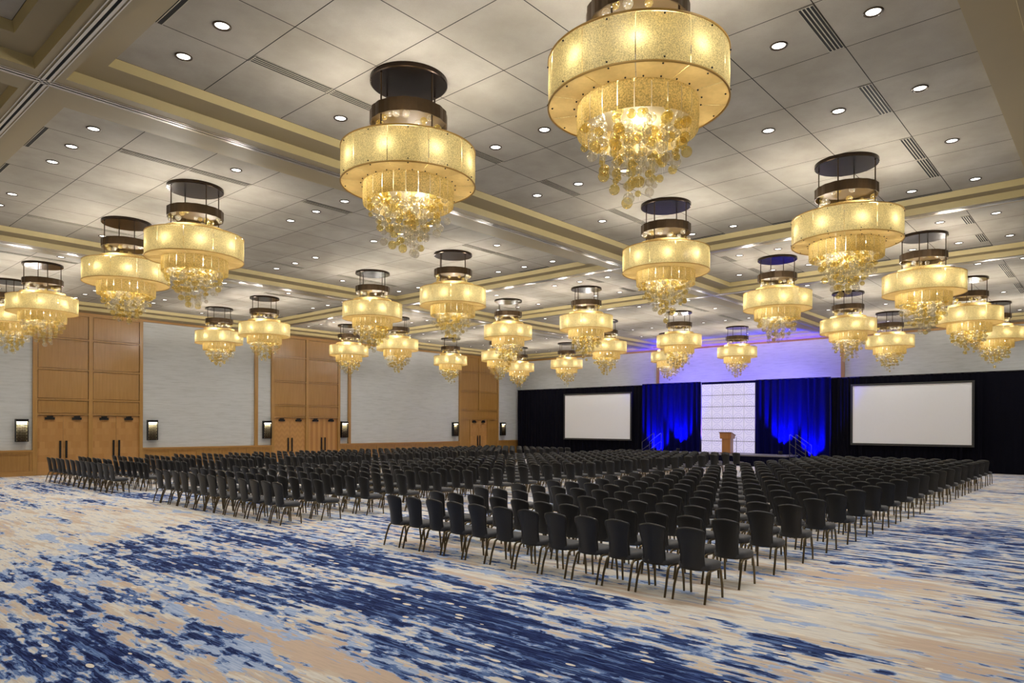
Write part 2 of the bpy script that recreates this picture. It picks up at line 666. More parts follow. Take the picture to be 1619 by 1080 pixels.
def inst(name, me, parent, loc=(0, 0, 0), scale=1.0, rotz=0.0):
    o = bpy.data.objects.new(name, me)
    COL.objects.link(o)
    o.parent = parent
    o.location = loc
    o.rotation_euler = (0, 0, rotz)
    o.scale = (scale, scale, scale)
    return o


def copy_tree(src, loc, rotz=0.0):
    r = src.copy()
    COL.objects.link(r)
    r.location = loc
    r.rotation_euler = (0, 0, rotz)
    for ch in src.children:
        c = ch.copy()
        COL.objects.link(c)
        c.parent = r
        for g in ch.children:
            d = g.copy()
            COL.objects.link(d)
            d.parent = c
    return r


ORD = ['first', 'second', 'third', 'fourth', 'fifth', 'sixth', 'seventh', 'eighth', 'ninth', 'tenth', 'eleventh', 'twelfth', 'thirteenth', 'fourteenth', 'fifteenth', 'sixteenth', 'seventeenth', 'eighteenth', 'nineteenth', 'twentieth', 'twenty-first', 'twenty-second']

# ------------------------------------------------------------------ room shell
XB, XS = -6.8, 37.8            # back wall, stage wall
YR, YL = -10.2, 32.69          # right wall, door wall
ZC, Z1, Z2 = 6.985, 6.860, 6.726


def bump2(x, y, cx, cyy, rx, ry, a=0.0):
    dx, dy = x - cx, y - cyy
    c, s = math.cos(a), math.sin(a)
    p, q = (c * dx + s * dy) / rx, (-s * dx + c * dy) / ry
    return math.exp(-(p * p + q * q))


# patches of the carpet design: (x, y, radius across, radius along, weight)
BLUES = [
    (5.15, 4.4, .42, 2.6, .30), (5.0, 3.2, .3, .8, .12), (5.76, 6.4, .3, 1.2, .16), (6.4, 11.0, .5, 1.6, .12), (6.6, 8.4, .35, 1.6, .16), (4.6, 8.2, .5, 2.2, .14), (4.4, 11.4, .4, 1.4, .16),
    (7.08, 5.0, .13, .9, .30), (6.1, 3.75, .2, .6, .14), (5.5, 2.6, .25, .5, .16),
    (6.72, 2.38, .20, .46, .44), (6.5, 1.5, .10, .14, .42), (6.95, .7, .12, .2, .3),
    (2.25, 7.4, .5, 1.6, .14), (2.6, 9.4, .4, 1.5, .14), (3.2, 11.6, .5, 1.3, .14), (3.1, 7.0, .2, .9, .12), (1.8, 6.8, .3, 1.2, .14),
    (4.81, 17.4, .14, .8, .30), (4.3, 14.9, .10, .7, .28), (5.5, 18.6, .12, .9, .24), (4.4, 17.0, .10, .6, .24),
    (6.9, 26.6, .8, 3.6, .30), (5.2, 23.2, .35, 2.2, .28), (6.6, 20.6, .2, 1.6, .22), (8.0, 21.5, .5, 2, .2),
    (15.2, 1.6, 2.2, 2.8, .16), (17.0, .6, 1.0, 1.8, .16), (12.0, 2.4, .8, 1.2, .10), (10.1, 1.1, .16, .4, .34), (9.6, .9, .12, .3, .2), (11.2, -.3, .5, 1, .2),
    (36.3, 2.0, 1.2, 3.0, .12), (27, 1.5, .5, 2.5, .1),
    (10, 11.4, 3, 1.6, .12), (9, 20.8, 3, 1.4, .14), (20, 11.4, 6, 1.6, .12),
]
CREAMS = [
    (6.93, 6.6, .25, .9, .26), (5.75, 7.6, .16, .9, .2), (7.5, 4.2, .35, 1.2, .22), (8.2, 2.9, .9, 1.2, .22), (8.0, 1.2, .9, 1.2, .2), (6.7, 3.6, .25, .6, .16), (6.0, 1.4, .5, .8, .16),
    (5.3, 16.4, 1.0, 2.4, .16), (3.58, 6.2, .12, 2.4, .22), (4.55, 2.6, .3, .8, .1), (7.3, 18, .5, 3, .1), (22, 1.2, 2.0, 3, .08), (3.9, 14.5, .4, 1.2, .12),
]
TANS = [(3.58, 6.2, .2, 2.4, .4), (10.4, 2.9, .8, 1.0, .25), (7.4, .8, .5, 1.0, .2), (4.4, 3.2, .6, 1.2, .16), (2.6, 6.5, 1.0, 2.0, .14), (5.9, 1.6, .5, .9, .14), (2.4, 9, .8, 3, .1)]
PALES = [(3.82, 7.6, .14, 1.8, .4), (3.1, 6.2, .3, 1.0, .25), (3.9, 13, .5, .8, .2), (5.3, 3.6, .2, .5, .1), (13, 2, 2, 2, .12), (2.9, 10.5, .6, 2, .16)]


def build_floor():
    nx, ny = 150, 150
    xs = [XB + (XS - XB) * (i / nx) for i in range(nx + 1)]
    ys = [YR + (YL - YR) * (j / ny) for j in range(ny + 1)]
    # finer grid near the camera
    xs = sorted(set([round(x, 3) for x in xs] + [round(2 + 0.12 * i, 3) for i in range(90)]))
    ys = sorted(set([round(y, 3) for y in ys] + [round(-1 + 0.15 * i, 3) for i in range(100)]))
    mb = MB()
    mb.v = [(x, y, 0) for y in ys for x in xs]
    W = len(xs)
    for j in range(len(ys) - 1):
        for i in range(W - 1):
            a = j * W + i
            mb.f.append([a, a + 1, a + 1 + W, a + W])
            mb.s.append(False)
            mb.mi.append(0)
    o = mb.build('floor', 'carpet')
    me = o.data
    att = me.color_attributes.new('pattern', 'FLOAT_COLOR', 'POINT')
    vals = []
    for (x, y, z) in mb.v:
        b = 0.40 + (.035 if x < 3.9 else 0) + (.05 if 11 < x < 19 and y < 4 else 0)
        # one field of the design: dense blue bands ending in a slanting edge
        if 3.95 < x < 7.3 and 3.0 < y < 13.1 + .75 * (x - 4.0):
            b += .135
        elif x < 7.5 and y > 13.1 + .75 * (x - 4.0):
            b -= .10
        if 7.3 < x < 11 and y < 4.5:
            b -= .04
        for (cx, cyy, rx, ry, w) in BLUES:
            b += w * bump2(x, y, cx, cyy, rx, ry)
        for (cx, cyy, rx, ry, w) in CREAMS:
            b -= w * bump2(x, y, cx, cyy, rx, ry)
        tn = 0.42
        for (cx, cyy, rx, ry, w) in TANS:
            tn += w * bump2(x, y, cx, cyy, rx, ry)
        pl = 0.40
        for (cx, cyy, rx, ry, w) in PALES:
            pl += w * bump2(x, y, cx, cyy, rx, ry)
        vals += [b, tn, pl, 1.0]
    att.data.foreach_set('color', vals)
    tag(o, 'patterned wall-to-wall carpet in navy, pale blue, cream and tan streaks', 'floor', kind='structure')


build_floor()

COFX = [(-5.2, 2.27, 6), (3.37, 16.82, 11), (17.93, 22.63, 4), (23.74, 36.5, 10)]
CUTX = [XB, 2.82, 17.37, 23.18, XS]
COFY = [(-9.2, -0.35, 7), (1.46, 10.14, 7), (12.02, 20.81, 7), (22.67, 31.35, 7)]
CUTY = [YR, 0.56, 10.98, 21.65, YL]
# panel joint lines measured in the coffers (others are even)
LX = {1: [3.37, 4.607, 5.84, 7.07, 8.30, 9.535, 10.765, 11.98, 13.205, 14.43, 15.655, 16.82], 2: [17.93, 18.52, 19.75, 20.98, 22.2, 22.63]}
LY = {1: [1.46, 2.727, 3.96, 5.20, 6.44, 7.67, 8.85, 10.14], 2: [12.02, 13.37, 14.54, 15.78, 17.02, 18.28, 19.45, 20.81], 3: [22.67, 23.93, 25.15, 26.39, 27.63, 28.86, 30.09, 31.35]}


def build_ceiling():
    mb = MB()
    for ix, (x0, x1, nx) in enumerate(COFX):
        for iy, (y0, y1, ny) in enumerate(COFY):
            lx = LX.get(ix) or [x0 + (x1 - x0) * k / nx for k in range(nx + 1)]
            ly = LY.get(iy) or [y0 + (y1 - y0) * k / ny for k in range(ny + 1)]
            for i in range(len(lx) - 1):
                for j in range(len(ly) - 1):
                    a, b, c, d = lx[i], lx[i + 1], ly[j], ly[j + 1]
                    k0, k1 = ix * 20 + i, iy * 20 + j
                    mb.quad((a, c, ZC), (a, d, ZC), (b, d, ZC), (b, c, ZC), 0, [(k0, k1), (k0, k1 + 1), (k0 + 1, k1 + 1), (k0 + 1, k1)])
            X0, X1, Y0_, Y1_ = CUTX[ix], CUTX[ix + 1], CUTY[iy], CUTY[iy + 1]

            def rect(dx, dy, z):
                return [(x0 - dx, y0 - dy, z), (x1 + dx, y0 - dy, z), (x1 + dx, y1 + dy, z), (x0 - dx, y1 + dy, z)]
            rs = [(rect(0, 0, ZC), None), (rect(0.03, 0.03, Z1), 2), (rect(0.34, 0.52, Z1), 1), (rect(0.37, 0.55, Z2), 2),
                  ([(X0, Y0_, Z2), (X1, Y0_, Z2), (X1, Y1_, Z2), (X0, Y1_, Z2)], 1)]
            for (ra, _), (rb, mi) in zip(rs, rs[1:]):
                for k in range(4):
                    k2 = (k + 1) % 4
                    mb.quad(ra[k], ra[k2], rb[k2], rb[k], mi)
    o = mb.build('ceiling', ['tile', 'beam', 'band'])
    tag(o, 'coffered ballroom ceiling of grey acoustic panels between khaki stepped beams', 'ceiling', kind='structure')


build_ceiling()
# slab above the ceiling closes the shell
mb = MB(); mb.box(XB, XS, YR, YL, 7.1, 7.2)
tag(mb.build('ceiling_slab', 'plain_wall'), 'concrete slab above the ceiling panels', 'slab', kind='structure')


def track(name, x0, x1, y0, y1, label):
    mb = MB()
    along_x = abs(x1 - x0) > abs(y1 - y0)
    for s in (-1, 1):
        for (a, b, dz) in ((0.018, 0.052, 0.012), (0.075, 0.09, 0.006)):
            if along_x:
                yc = y0
                mb.box(x0, x1, yc + s * a, yc + s * b, Z2 - dz, Z2 + 0.004)
            else:
                xc = x0
                mb.box(xc + s * a, xc + s * b, y0, y1, Z2 - dz, Z2 + 0.004)
    if along_x:
        mb.box(x0, x1, y0 - 0.018, y0 + 0.018, Z2 - 0.003, Z2 + 0.004, 1)
    else:
        mb.box(x0 - 0.018, x0 + 0.018, y0, y1, Z2 - 0.003, Z2 + 0.004, 1)
    o = mb.build(name, ['track', 'slot'])
    tag(o, label, 'partition track', 'folding partition tracks in the ceiling beams', kind='structure')


track('trim_1', XB, XS, CUTY[2], CUTY[2], 'aluminium partition track crossing the ceiling left of the two nearest chandeliers')
track('trim_2', XB, XS, CUTY[3], CUTY[3], 'aluminium partition track along the ceiling beam nearest the door wall')
track('trim_3', XB, XS, CUTY[1], CUTY[1], 'aluminium partition track at the right edge of the ceiling')
for nm, x, lb in (('trim_4', CUTX[1], 'aluminium partition track in the beam at upper left of the view'), ('trim_5', CUTX[2], 'aluminium partition track in the beam across mid room'), ('trim_6', CUTX[3], 'aluminium partition track in the beam nearest the stage')):
    track(nm, x, x, YR, YL, lb)

# walls -------------------------------------------------------------
mb = MB(); mb.box(XB - 0.2, XB, YR, YL + 0.3, 0, 7.1)
tag(mb.build('wall_back', 'plain_wall'), 'plain wall behind the camera', 'wall', kind='structure')
mb = MB(); mb.box(XB, XS, YR - 0.2, YR, 0, 7.1)
tag(mb.build('wall_right', 'plain_wall'), 'plain wall at the far right of the room', 'wall', kind='structure')
mb = MB(); mb.box(XS, XS + 0.2, YR, YL, 0, 7.1)
tag(mb.build('wall_stage', 'wallpaper'), 'grey papered wall behind the stage drapes', 'wall', kind='structure')
mb = MB(); mb.box(XB, XS + 0.2, YL + 0.08, YL + 0.3, 0, 7.1)
tag(mb.build('wall_left', 'wallpaper'), 'grey papered wall with the wooden doors', 'wall', kind='structure')

# wall trim
mb = MB(); mb.box(XB, XS, YL - 0.03, YL + 0.09, 6.63, Z2)
tag(mb.build('trim_7', 'rail_wood'), 'maple cornice strip along the top of the door wall', 'trim', kind='structure')
mb = MB(); mb.box(XS - 0.1, XS + 0.01, YR, YL, 6.63, Z2)
tag(mb.build('trim_8', 'rail_wood'), 'maple cornice strip along the top of the stage wall', 'trim', kind='structure')
for nm, y, lb in (('trim_9', 21.53, 'left maple upright on the papered wall above the blue drapes'), ('trim_10', 10.88, 'right maple upright on the papered wall above the blue drapes')):
    mb = MB(); mb.box(XS - 0.05, XS + 0.01, y - 0.09, y + 0.09, 0, 6.63)
    tag(mb.build(nm, 'wood'), lb, 'trim', kind='structure')
BAYS = [(8.05, 12.19), (18.38, 22.51), (31.70, 35.49)]
for nm, x, lb in (('trim_11', 17.56, 'maple upright left of the second pair of doors'), ('trim_12', 23.14, 'maple upright right of the second pair of doors')):
    mb = MB(); mb.box(x - 0.085, x + 0.085, YL - 0.01, YL + 0.09, 1.03, 6.63)
    tag(mb.build(nm, 'wood'), lb, 'trim', kind='structure')
segs = [(XB, BAYS[0][0]), (BAYS[0][1], BAYS[1][0]), (BAYS[1][1], BAYS[2][0]), (BAYS[2][1], XS)]
for i, (a, b) in enumerate(segs):
    where = ['left of the first pair of doors', 'between the first two pairs of doors', 'between the second pair and the single door', 'beside the stage drape in the corner'][i]
    mb = MB()
    mb.box(a, b, YL + 0.02, YL + 0.09, 0.0, 0.97)
    mb.box(a, b, YL - 0.005, YL + 0.09, 0.86, 0.95)
    n = max(1, round((b - a) / 1.35))
    for k in range(n + 1):
        x = a + (b - a) * k / n
        mb.box(max(a, x - 0.1), min(b, x + 0.1), YL - 0.002, YL + 0.09, 0.0, 0.9)
    tag(mb.build('wainscot', 'veneer'), 'maple wainscot panels on the door wall, ' + where, 'wainscot', 'wainscot along the door wall', kind='structure')
    mb = MB(); mb.box(a, b, YL - 0.03, YL + 0.09, 0.95, 1.03)
    tag(mb.build('trim_%d' % (13 + i), 'rail_wood'), 'maple chair rail on the door wall, ' + where, 'trim', kind='structure')
    mb = MB(); mb.box(a, b, YL - 0.025, YL + 0.09, 0, 0.19)
    tag(mb.build('baseboard_left', 'rail_wood'), 'maple baseboard of the door wall, ' + where, 'baseboard', kind='structure')

DOORN = [0]


def door_pair(x0, x1, parent_label, mat='door'):
    DOORN[0] += 1
    d = thing('door_%d' % DOORN[0], parent_label, 'door', ((x0 + x1) / 2, YL, 0), kind='structure')
    w = (x1 - x0) / 2
    for s in (-1, 1):
        mb = MB()
        a, b = (-w, -0.004) if s < 0 else (0.004, w)
        mb.box(a, b, 0.055, 0.09, 0.005, 2.43)
        mb.quad((a, 0.0545, 0.005), (b, 0.0545, 0.005), (b, 0.0545, 2.43), (a, 0.0545, 2.43), 0, [(0, 0), (1, 0), (1, 1), (0, 1)])
        lf = mb.build('door_leaf', mat, d)
        hb = MB()
        hx = -0.11 if s < 0 else 0.11
        hb.box(hx - 0.038, hx + 0.038, 0.0, 0.018, 0.67, 1.39)
        hb.box(hx - 0.012, hx + 0.012, 0.018, 0.055, 0.75, 0.78)
        hb.box(hx - 0.012, hx + 0.012, 0.018, 0.055, 1.27, 1.30)
        tag(hb.build('door_handle', 'black', lf), 'long black pull handle')
        cb = MB()
        cx = (a + b) / 2 + (-0.02 if s < 0 else 0.03)
        cb.box(cx - 0.17, cx + 0.17, -0.005, 0.055, 2.25, 2.345)
        cb.tube([(cx - 0.1, 0.02, 2.36), (cx + 0.10, -0.03, 2.40)], 0.012, 6)
        cb.box(cx - 0.10, cx + 0.12, 0.02, 0.055, 2.345, 2.40)
        tag(cb.build('door_closer', 'black', lf), 'black overhead closer')
    return d


def bay(i, x0, x1, label):
    mb = MB()
    zs = [2.47, 3.075, 4.31, 5.58, 6.61]
    single = (i == 2)
    cols = [(x0 + 0.16, (x0 + x1) / 2 - 0.08), ((x0 + x1) / 2 + 0.08, x1 - 0.14)]
    # stiles
    mb.box(x0, cols[0][0], YL - 0.02, YL + 0.09, 0, 6.64)
    mb.box(cols[1][1], x1, YL - 0.02, YL + 0.09, 0, 6.64)
    zmid = 3.05 if single else 0
    mb.box(cols[0][1], cols[1][0], YL - 0.02, YL + 0.09, zmid, 6.64)
    for z in zs:
        mb.box(cols[0][0], cols[1][1], YL - 0.015, YL + 0.09, z - 0.03, z + 0.03)
    o = mb.build('trim_%d' % (20 + i), 'wood')
    tag(o, label, 'panelling', kind='structure')
    for a, b in ([(cols[0][0], cols[1][1])] if single else cols):
        pass
    for k in range(4):
        z0, z1 = zs[k] + 0.03, zs[k + 1] - 0.03
        for a, b in ([(cols[0][0], cols[1][1])] if (single and k == 0) else cols):
            pb = MB()
            pb.box(a, b, YL + 0.07, YL + 0.09, z0, z1)
            pb.box(a + 0.022, b - 0.022, YL + 0.012, YL + 0.07, z0 + 0.022, z1 - 0.022)
            pb.build('veneer_panel', 'veneer', o)
    if single:
        dx0, dx1 = 32.73, 34.36
        for a, b in ((cols[0][0], dx0 - 0.06), (dx1 + 0.06, cols[1][1])):
            pb = MB(); pb.box(a, b, YL + 0.02, YL + 0.09, 0, 2.44)
            pb.build('side_panel', 'veneer', o)
        pb = MB()
        pb.box(dx0 - 0.06, dx0, YL - 0.01, YL + 0.09, 0, 2.44); pb.box(dx1, dx1 + 0.06, YL - 0.01, YL + 0.09, 0, 2.44)
        pb.build('door_casing', 'wood', o)
        return [(dx0, dx1)]
    return cols


c = bay(0, *BAYS[0], 'tall maple panelling above the double doors at far left')
door_pair(*c[0], 'leftmost double door in pale patchwork veneer')
door_pair(*c[1], 'second double door from the left, in pale patchwork veneer')
c = bay(1, *BAYS[1], 'tall maple panelling above the middle pair of double doors')
door_pair(*c[0], 'third double door from the left, chevron veneer', 'door_chevron')
door_pair(*c[1], 'fourth double door from the left, striped veneer', 'door_stripe')
c = bay(2, *BAYS[2], 'tall maple panelling around the narrow door nearest the stage')
door_pair(*c[0], 'narrow double door nearest the stage drapes')

# ------------------------------------------------------------------ sconces
SC = [(7.68, 'left of the leftmost doors'), (12.59, 'right of the first pair of doors'), (18.13, 'left of the second pair of doors'), (22.77, 'right of the second pair of doors'), (31.31, 'left of the narrow door near the stage'), (35.91, 'right of the narrow door near the stage')]
_hb = MB()
_hb.box(-.21, .21, -.12, .08, .79, .90)
_hb.box(-.21, -.195, -.12, .08, 0, .80); _hb.box(.195, .21, -.12, .08, 0, .80)
_hb.box(-.195, .195, -.12, .08, 0, .02)
_bb = MB(); _bb.box(-.195, .195, .0, .08, .02, .80)
_lb = MB()
for r in range(11):
    for k in range(8):
        cx = -.185 + .05 * k + (.025 if r % 2 else 0)
        cz = .045 + .068 * r
        w = .030 + .003 * ((r * 3 + k * 5) % 3)
        if cx + w > .195 or cx - w < -.195: continue
        h = .012 + .034 * (1 - r / 10.0) ** .7
        _lb.add([(cx - w, -.105, cz), (cx, -.105, cz - h), (cx + w, -.105, cz), (cx, -.105, cz + h), (cx - w, -.09, cz), (cx, -.09, cz - h), (cx + w, -.09, cz), (cx, -.09, cz + h)],
                [(0, 1, 2, 3), (7, 6, 5, 4), (0, 4, 5, 1), (1, 5, 6, 2), (2, 6, 7, 3), (3, 7, 4, 0)])
for k in range(5):
    _lb.box(-.166 + .083 * k - .003, -.166 + .083 * k + .003, -.10, -.094, .02, .79)
MAT['sconce_glass'] = simple('sconce_glass', lin(236, 226, 190), 0.5, vary=0.1, vscale=40)
hm, bm_, lm = _hb.mesh('housing', 'black'), _bb.mesh('glass_panel', 'sconce_glass'), _lb.mesh('lattice', 'bronze')
_lt = MB(); _lt.box(-.17, .17, -.10, -.01, .785, .80)
ltm = _lt.mesh('lamp', 'lamp')
for x, w in SC:
    t = thing('wall_sconce', 'glowing lattice wall sconce with black top, ' + w, 'wall lamp', (x, YL, 1.365), 0, 'wall sconces beside the doors')
    inst('housing', hm, t); inst('glass_panel', bm_, t); inst('lattice', lm, t); inst('lamp', ltm, t)

# ------------------------------------------------------------------ chairs
SEATZ = .455


def seat_mb(n=28, rings=None):
    mb = MB()
    rings = rings or [(.368, .030), (.374, .010), (.390, 0), (.428, 0), (.450, .012), (.462, .04), (.468, .09)]
    vs = []
    for z, ins in rings:
        for k in range(n):
            a = 2 * PI * k / n
            cx, sy = math.cos(a), math.sin(a)
            e = 0.42
            x = math.copysign(abs(cx) ** e, cx)
            y = math.copysign(abs(sy) ** e, sy)
            hw = .216 + .012 * x
            vs.append((0.046 + x * (.206 - ins), y * (hw - ins), z))
    fs = []
    for i in range(len(rings) - 1):
        for k in range(n):
            a, b = i * n + k, i * n + (k + 1) % n
            fs.append((a, b, b + n, a + n))
    fs.append(tuple(range(n))[::-1])
    o = (len(rings) - 1) * n
    fs.append(tuple(o + k for k in range(n)))
    mb.add(vs, fs, True)
    return mb


def lerp_tab(tab, z):
    for (z0, a), (z1, b) in zip(tab, tab[1:]):
        if z <= z1:
            t = (z - z0) / (z1 - z0)
            t = t * t * (3 - 2 * t) if False else t
            return a + (b - a) * t
    return tab[-1][1]


WT = [(.36, .156), (.42, .162), (.50, .158), (.58, .158), (.66, .168), (.74, .184), (.81, .198), (.86, .203), (.9, .203)]
XT = [(.36, -.172), (.45, -.186), (.55, -.198), (.65, -.212), (.75, -.230), (.85, -.252), (.9, -.265)]


def back_mb(ns=10, nt=16):
    mb = MB()
    F, B = [], []
    for j in range(nt + 1):
        t = j / nt
        for i in range(ns + 1):
            s = -1 + 2 * i / ns
            ztop = .893 - .036 * s * s
            z = .366 + (ztop - .366) * t
            w = lerp_tab(WT, z)
            if t > .86:
                w *= 1 - .10 * ((t - .86) / .14) ** 2
            if t < .1:
                w *= 1 - .06 * ((.1 - t) / .1) ** 2
            x = lerp_tab(XT, z) + .042 * s * s
            edge = max(abs(s) ** 4, ((t - .5) / .5) ** 12)
            th = .046 * (1 - .55 * edge)
            y = s * w
            B.append((x - .004 * (1 - edge), y, z))
            F.append((x + th, y * .97, z))
    W = ns + 1
    N = len(B)
    vs = B + F
    fs = []
    for j in range(nt):
        for i in range(ns):
            a = j * W + i
            fs.append((a, a + W, a + W + 1, a + 1))
            fs.append((N + a, N + a + 1, N + a + W + 1, N + a + W))
    for j in range(nt):
        a = j * W
        fs.append((a, N + a, N + a + W, a + W))
        a = j * W + ns
        fs.append((a, a + W, N + a + W, N + a))
    for i in range(ns):
        fs.append((i, i + 1, N + i + 1, N + i))
        a = nt * W + i
        fs.append((a, N + a, N + a + 1, a + 1))
    mb.add(vs, fs, True)
    return mb


def leg_mb(front, s, n=7):
    mb = MB()
    y = s * .207
    yt = s * .197
    if front:
        pts = [(.245, y, 0), (.232, y, .16), (.216, yt, .315), (.204, yt, .345), (.180, yt, .364), (.150, yt, .368)]
    else:
        pts = [(-.245, y, 0), (-.200, y, .17), (-.152, yt, .310), (-.138, yt, .343), (-.110, yt, .363), (-.080, yt, .368)]
    mb.tube(pts, [.0145, .0155, .0165, .0165, .016, .015], n)
    return mb


def frame_mb(n=6):
    mb = MB()
    for s in (-1, 1):
        mb.tube([(-.082, s * .197, .366), (.152, s * .197, .366)], .015, n)
    mb.tube([(.12, -.197, .366), (.12, .197, .366)], .009, n)
    mb.tube([(-.06, -.197, .366), (-.06, .197, .366)], .009, n)
    for s in (-1, 1):      # back uprights
        mb.tube([(-.08, s * .12, .37), (-.13, s * .12, .39), (-.155, s * .12, .46)], .009, n)
    return mb


CH = thing('banquet_chair', 'x', 'chair', (0, 0, 0))
seat_mb().build('seat', 'seat', CH)
back_mb().build('backrest', 'vinyl', CH)
for fr in (False, True):
    for s in (-1, 1):
        leg_mb(fr, s).build('leg', 'legmetal', CH)
tag(frame_mb().build('seat_frame', 'legmetal', CH))

ROWX = [7.58, 8.56] + [9.74 + 1.145 * k for k in range(19)]
BLOCKS = [('nearest block', 3.705, 12), ('middle block', 13.10, 13), ('block nearest the doors', 22.65, 13)]
PITCH = .506
allc = []
for bi, (bn, y0, n) in enumerate(BLOCKS):
    for r, x in enumerate(ROWX):
        for k in range(n):
            jx, jy, jr = random.uniform(-.02, .02), random.uniform(-.012, .012), random.uniform(-.03, .03)
            if r == 0:
                jx *= .4
            px, py = x + .245 + jx, y0 + .207 + PITCH * k + jy
            q = proj(px, py, .5)
            allc.append((q[2], bi, r, k, px, py, jr))
allc.sort()
used = False
near, far = allc[:300], allc[300:]
for (w, bi, r, k, px, py, jr) in near:
    if not used:
        o = CH
        used = True
        o.location = (px, py, 0)
        o.rotation_euler = (0, 0, jr)
    else:
        o = copy_tree(CH, (px, py, 0), jr)
    seat = 'rightmost' if k == 0 else ORD[k] + ' from the right'
    row = 'back row' if r == 0 else ORD[r] + ' row from the back'
    tag(o, 'black banquet chair, %s, %s, %s' % (seat, row, BLOCKS[bi][0]), 'chair', 'rows of black banquet chairs facing the stage')

# chairs beyond the nearest 300, seen only as rows of backs
lo = [(seat_mb(14, [(.38, .01), (.40, 0), (.44, .005), (.46, .06)]), 0), (back_mb(5, 7), 1), (frame_mb(4), 2)] + [(leg_mb(f, s, 4), 2) for f in (0, 1) for s in (-1, 1)]
st = MB()
for (w, bi, r, k, px, py, jr) in far:
    cs, sn = math.cos(jr), math.sin(jr)
    for m_, mi in lo:
        o = len(st.v)
        st.v += [(px + cs * x - sn * y, py + sn * x + cs * y, z) for x, y, z in m_.v]
        st.f += [[o + i for i in f] for f in m_.f]
        st.s += m_.s
        st.mi += [mi] * len(m_.f)
o = st.build('banquet_chairs', ['seat', 'vinyl', 'legmetal'])
tag(o, 'remaining far rows of black banquet chairs in front of the stage', 'chair', 'rows of black banquet chairs facing the stage', 'stuff')

# ------------------------------------------------------------------ chandeliers
NSH = 11


def drum_mb():
    mb = MB()
    z0, z1, R = 5.49 - ZC, 5.965 - ZC, .94
    gap = .004 / R
    for k in range(NSH):
        a0, a1 = 2 * PI * k / NSH + gap, 2 * PI * (k + 1) / NSH - gap
        mb.lathe([(R, z0), (R + .004, z0 + .12), (R + .005, (z0 + z1) / 2), (R + .004, z1 - .12), (R, z1)], 7, True, 0, a0, a1)
    return mb


def rim_mb():
    mb = MB()
    for z in (5.49 - ZC, 5.965 - ZC):
        mb.lathe([(.935, z - .008), (.952, z - .008), (.952, z + .008), (.935, z + .008), (.935, z - .008)], 66, False)
    return mb


def under_mb():
    mb = MB()
    z = 5.492 - ZC
    for k in range(NSH):
        a0, a1 = 2 * PI * k / NSH + .005, 2 * PI * (k + 1) / NSH - .005
        mb.lathe([(.625, z), (.936, z)], 6, False, 0, a0, a1)
    return mb


def top_mb():
    mb = MB()
    z = 5.955 - ZC
    mb.lathe([(.60, z), (.936, z)], 66, False)
    return mb


def low_mb():
    mb = MB()
    z0, z1, R = 5.205 - ZC, 5.488 - ZC, .635
    n = 24
    for k in range(n):
        a0, a1 = 2 * PI * k / n + .008, 2 * PI * (k + 1) / n - .008
        mb.lathe([(R, z0), (R + .006, (z0 + z1) / 2), (R, z1)], 3, True, 0, a0, a1)
    return mb


def collar_mb():
    mb = MB()
    mb.lathe([(.60, 5.957 - ZC), (.605, 6.03 - ZC), (.60, 6.105 - ZC)], 60, True)
    return mb


def ring_mb():
    mb = MB()
    n = 72
    z0, z1 = 6.335 - ZC, 6.515 - ZC
    vs, fs = [], []
    for z in (z0, z1):
        for k in range(n):
            a = 2 * PI * k / n
            r = .54 + .006 * math.sin(a * 18)
            vs.append((r * math.cos(a), r * math.sin(a), z))
    for z in (z1, z0):
        for k in range(n):
            a = 2 * PI * k / n
            vs.append((.525 * math.cos(a), .525 * math.sin(a), z))
    for i in range(4):
        for k in range(n):
            k2 = (k + 1) % n
            fs.append((i * n + k, i * n + k2, ((i + 1) % 4) * n + k2, ((i + 1) % 4) * n + k))
    mb.add(vs, fs, False)
    for q in range(2 * n, 3 * n):
        mb.mi[q] = 1
    return mb


def ringplate_mb():
    mb = MB()
    z = 6.44 - ZC
    mb.lathe([(.0, z + .012), (.524, z + .012), (.524, z), (.0, z)], 48, False)
    return mb


def canopy_mb():
    mb = MB()
    mb.lathe([(0, 0), (.545, 0), (.545, -.058), (.53, -.068), (0, -.068)], 64, False)
    return mb


def bowlplate_mb():
    mb = MB()
    z = 5.47 - ZC
    mb.lathe([(0, z), (.60, z), (.60, z + .01), (0, z + .01)], 40, False)
    return mb


def screw_spots():
    out = []
    for k in range(NSH):
        a = 2 * PI * (k + .5) / NSH
        for z in (5.525 - ZC, 5.93 - ZC):
            out.append((.948 * math.cos(a), .948 * math.sin(a), z))
        out.append((.90 * math.cos(a), .90 * math.sin(a), 5.488 - ZC))
    for k in range(24):
        a = 2 * PI * (k + .5) / 24
        out.append((.665 * math.cos(a), .665 * math.sin(a), 5.486 - ZC))
    return out


MAT['rim'] = simple('gold_rim', lin(196, 156, 78), 0.45, 0.1, vary=0.05)
MAT['reflector'] = simple('bowl_reflector', lin(244, 226, 180), 0.5, 0.0, vary=0.05)
CM = {}
for nm, f, m in (('drum_shade', drum_mb, 'shade'), ('drum_rim', rim_mb, 'rim'), ('underside_plate', under_mb, 'shade_under'), ('top_plate', top_mb, 'shade_under'),
                 ('lower_shade', low_mb, 'shade_low'), ('collar', collar_mb, 'shade_low'), ('band_ring', ring_mb, ['bronze', 'goldplate']), ('ring_plate', ringplate_mb, 'goldplate'),
                 ('ceiling_canopy', canopy_mb, 'canopy'), ('reflector_plate', bowlplate_mb, 'reflector')):
    CM[nm] = f().mesh(nm, m)
_s = MB(); _s.sphere((0, 0, 0), .010, 6, 4)
CM['screw'] = _s.mesh('fixing_screw', 'black')
_r = MB(); _r.tube([(0, 0, -.06), (0, 0, 5.96 - ZC)], .012, 8)
CM['rod'] = _r.mesh('rod', 'bronze')
_l = MB(); _l.lathe([(0, 0), (.05, 0), (.05, .012)], 14, False)
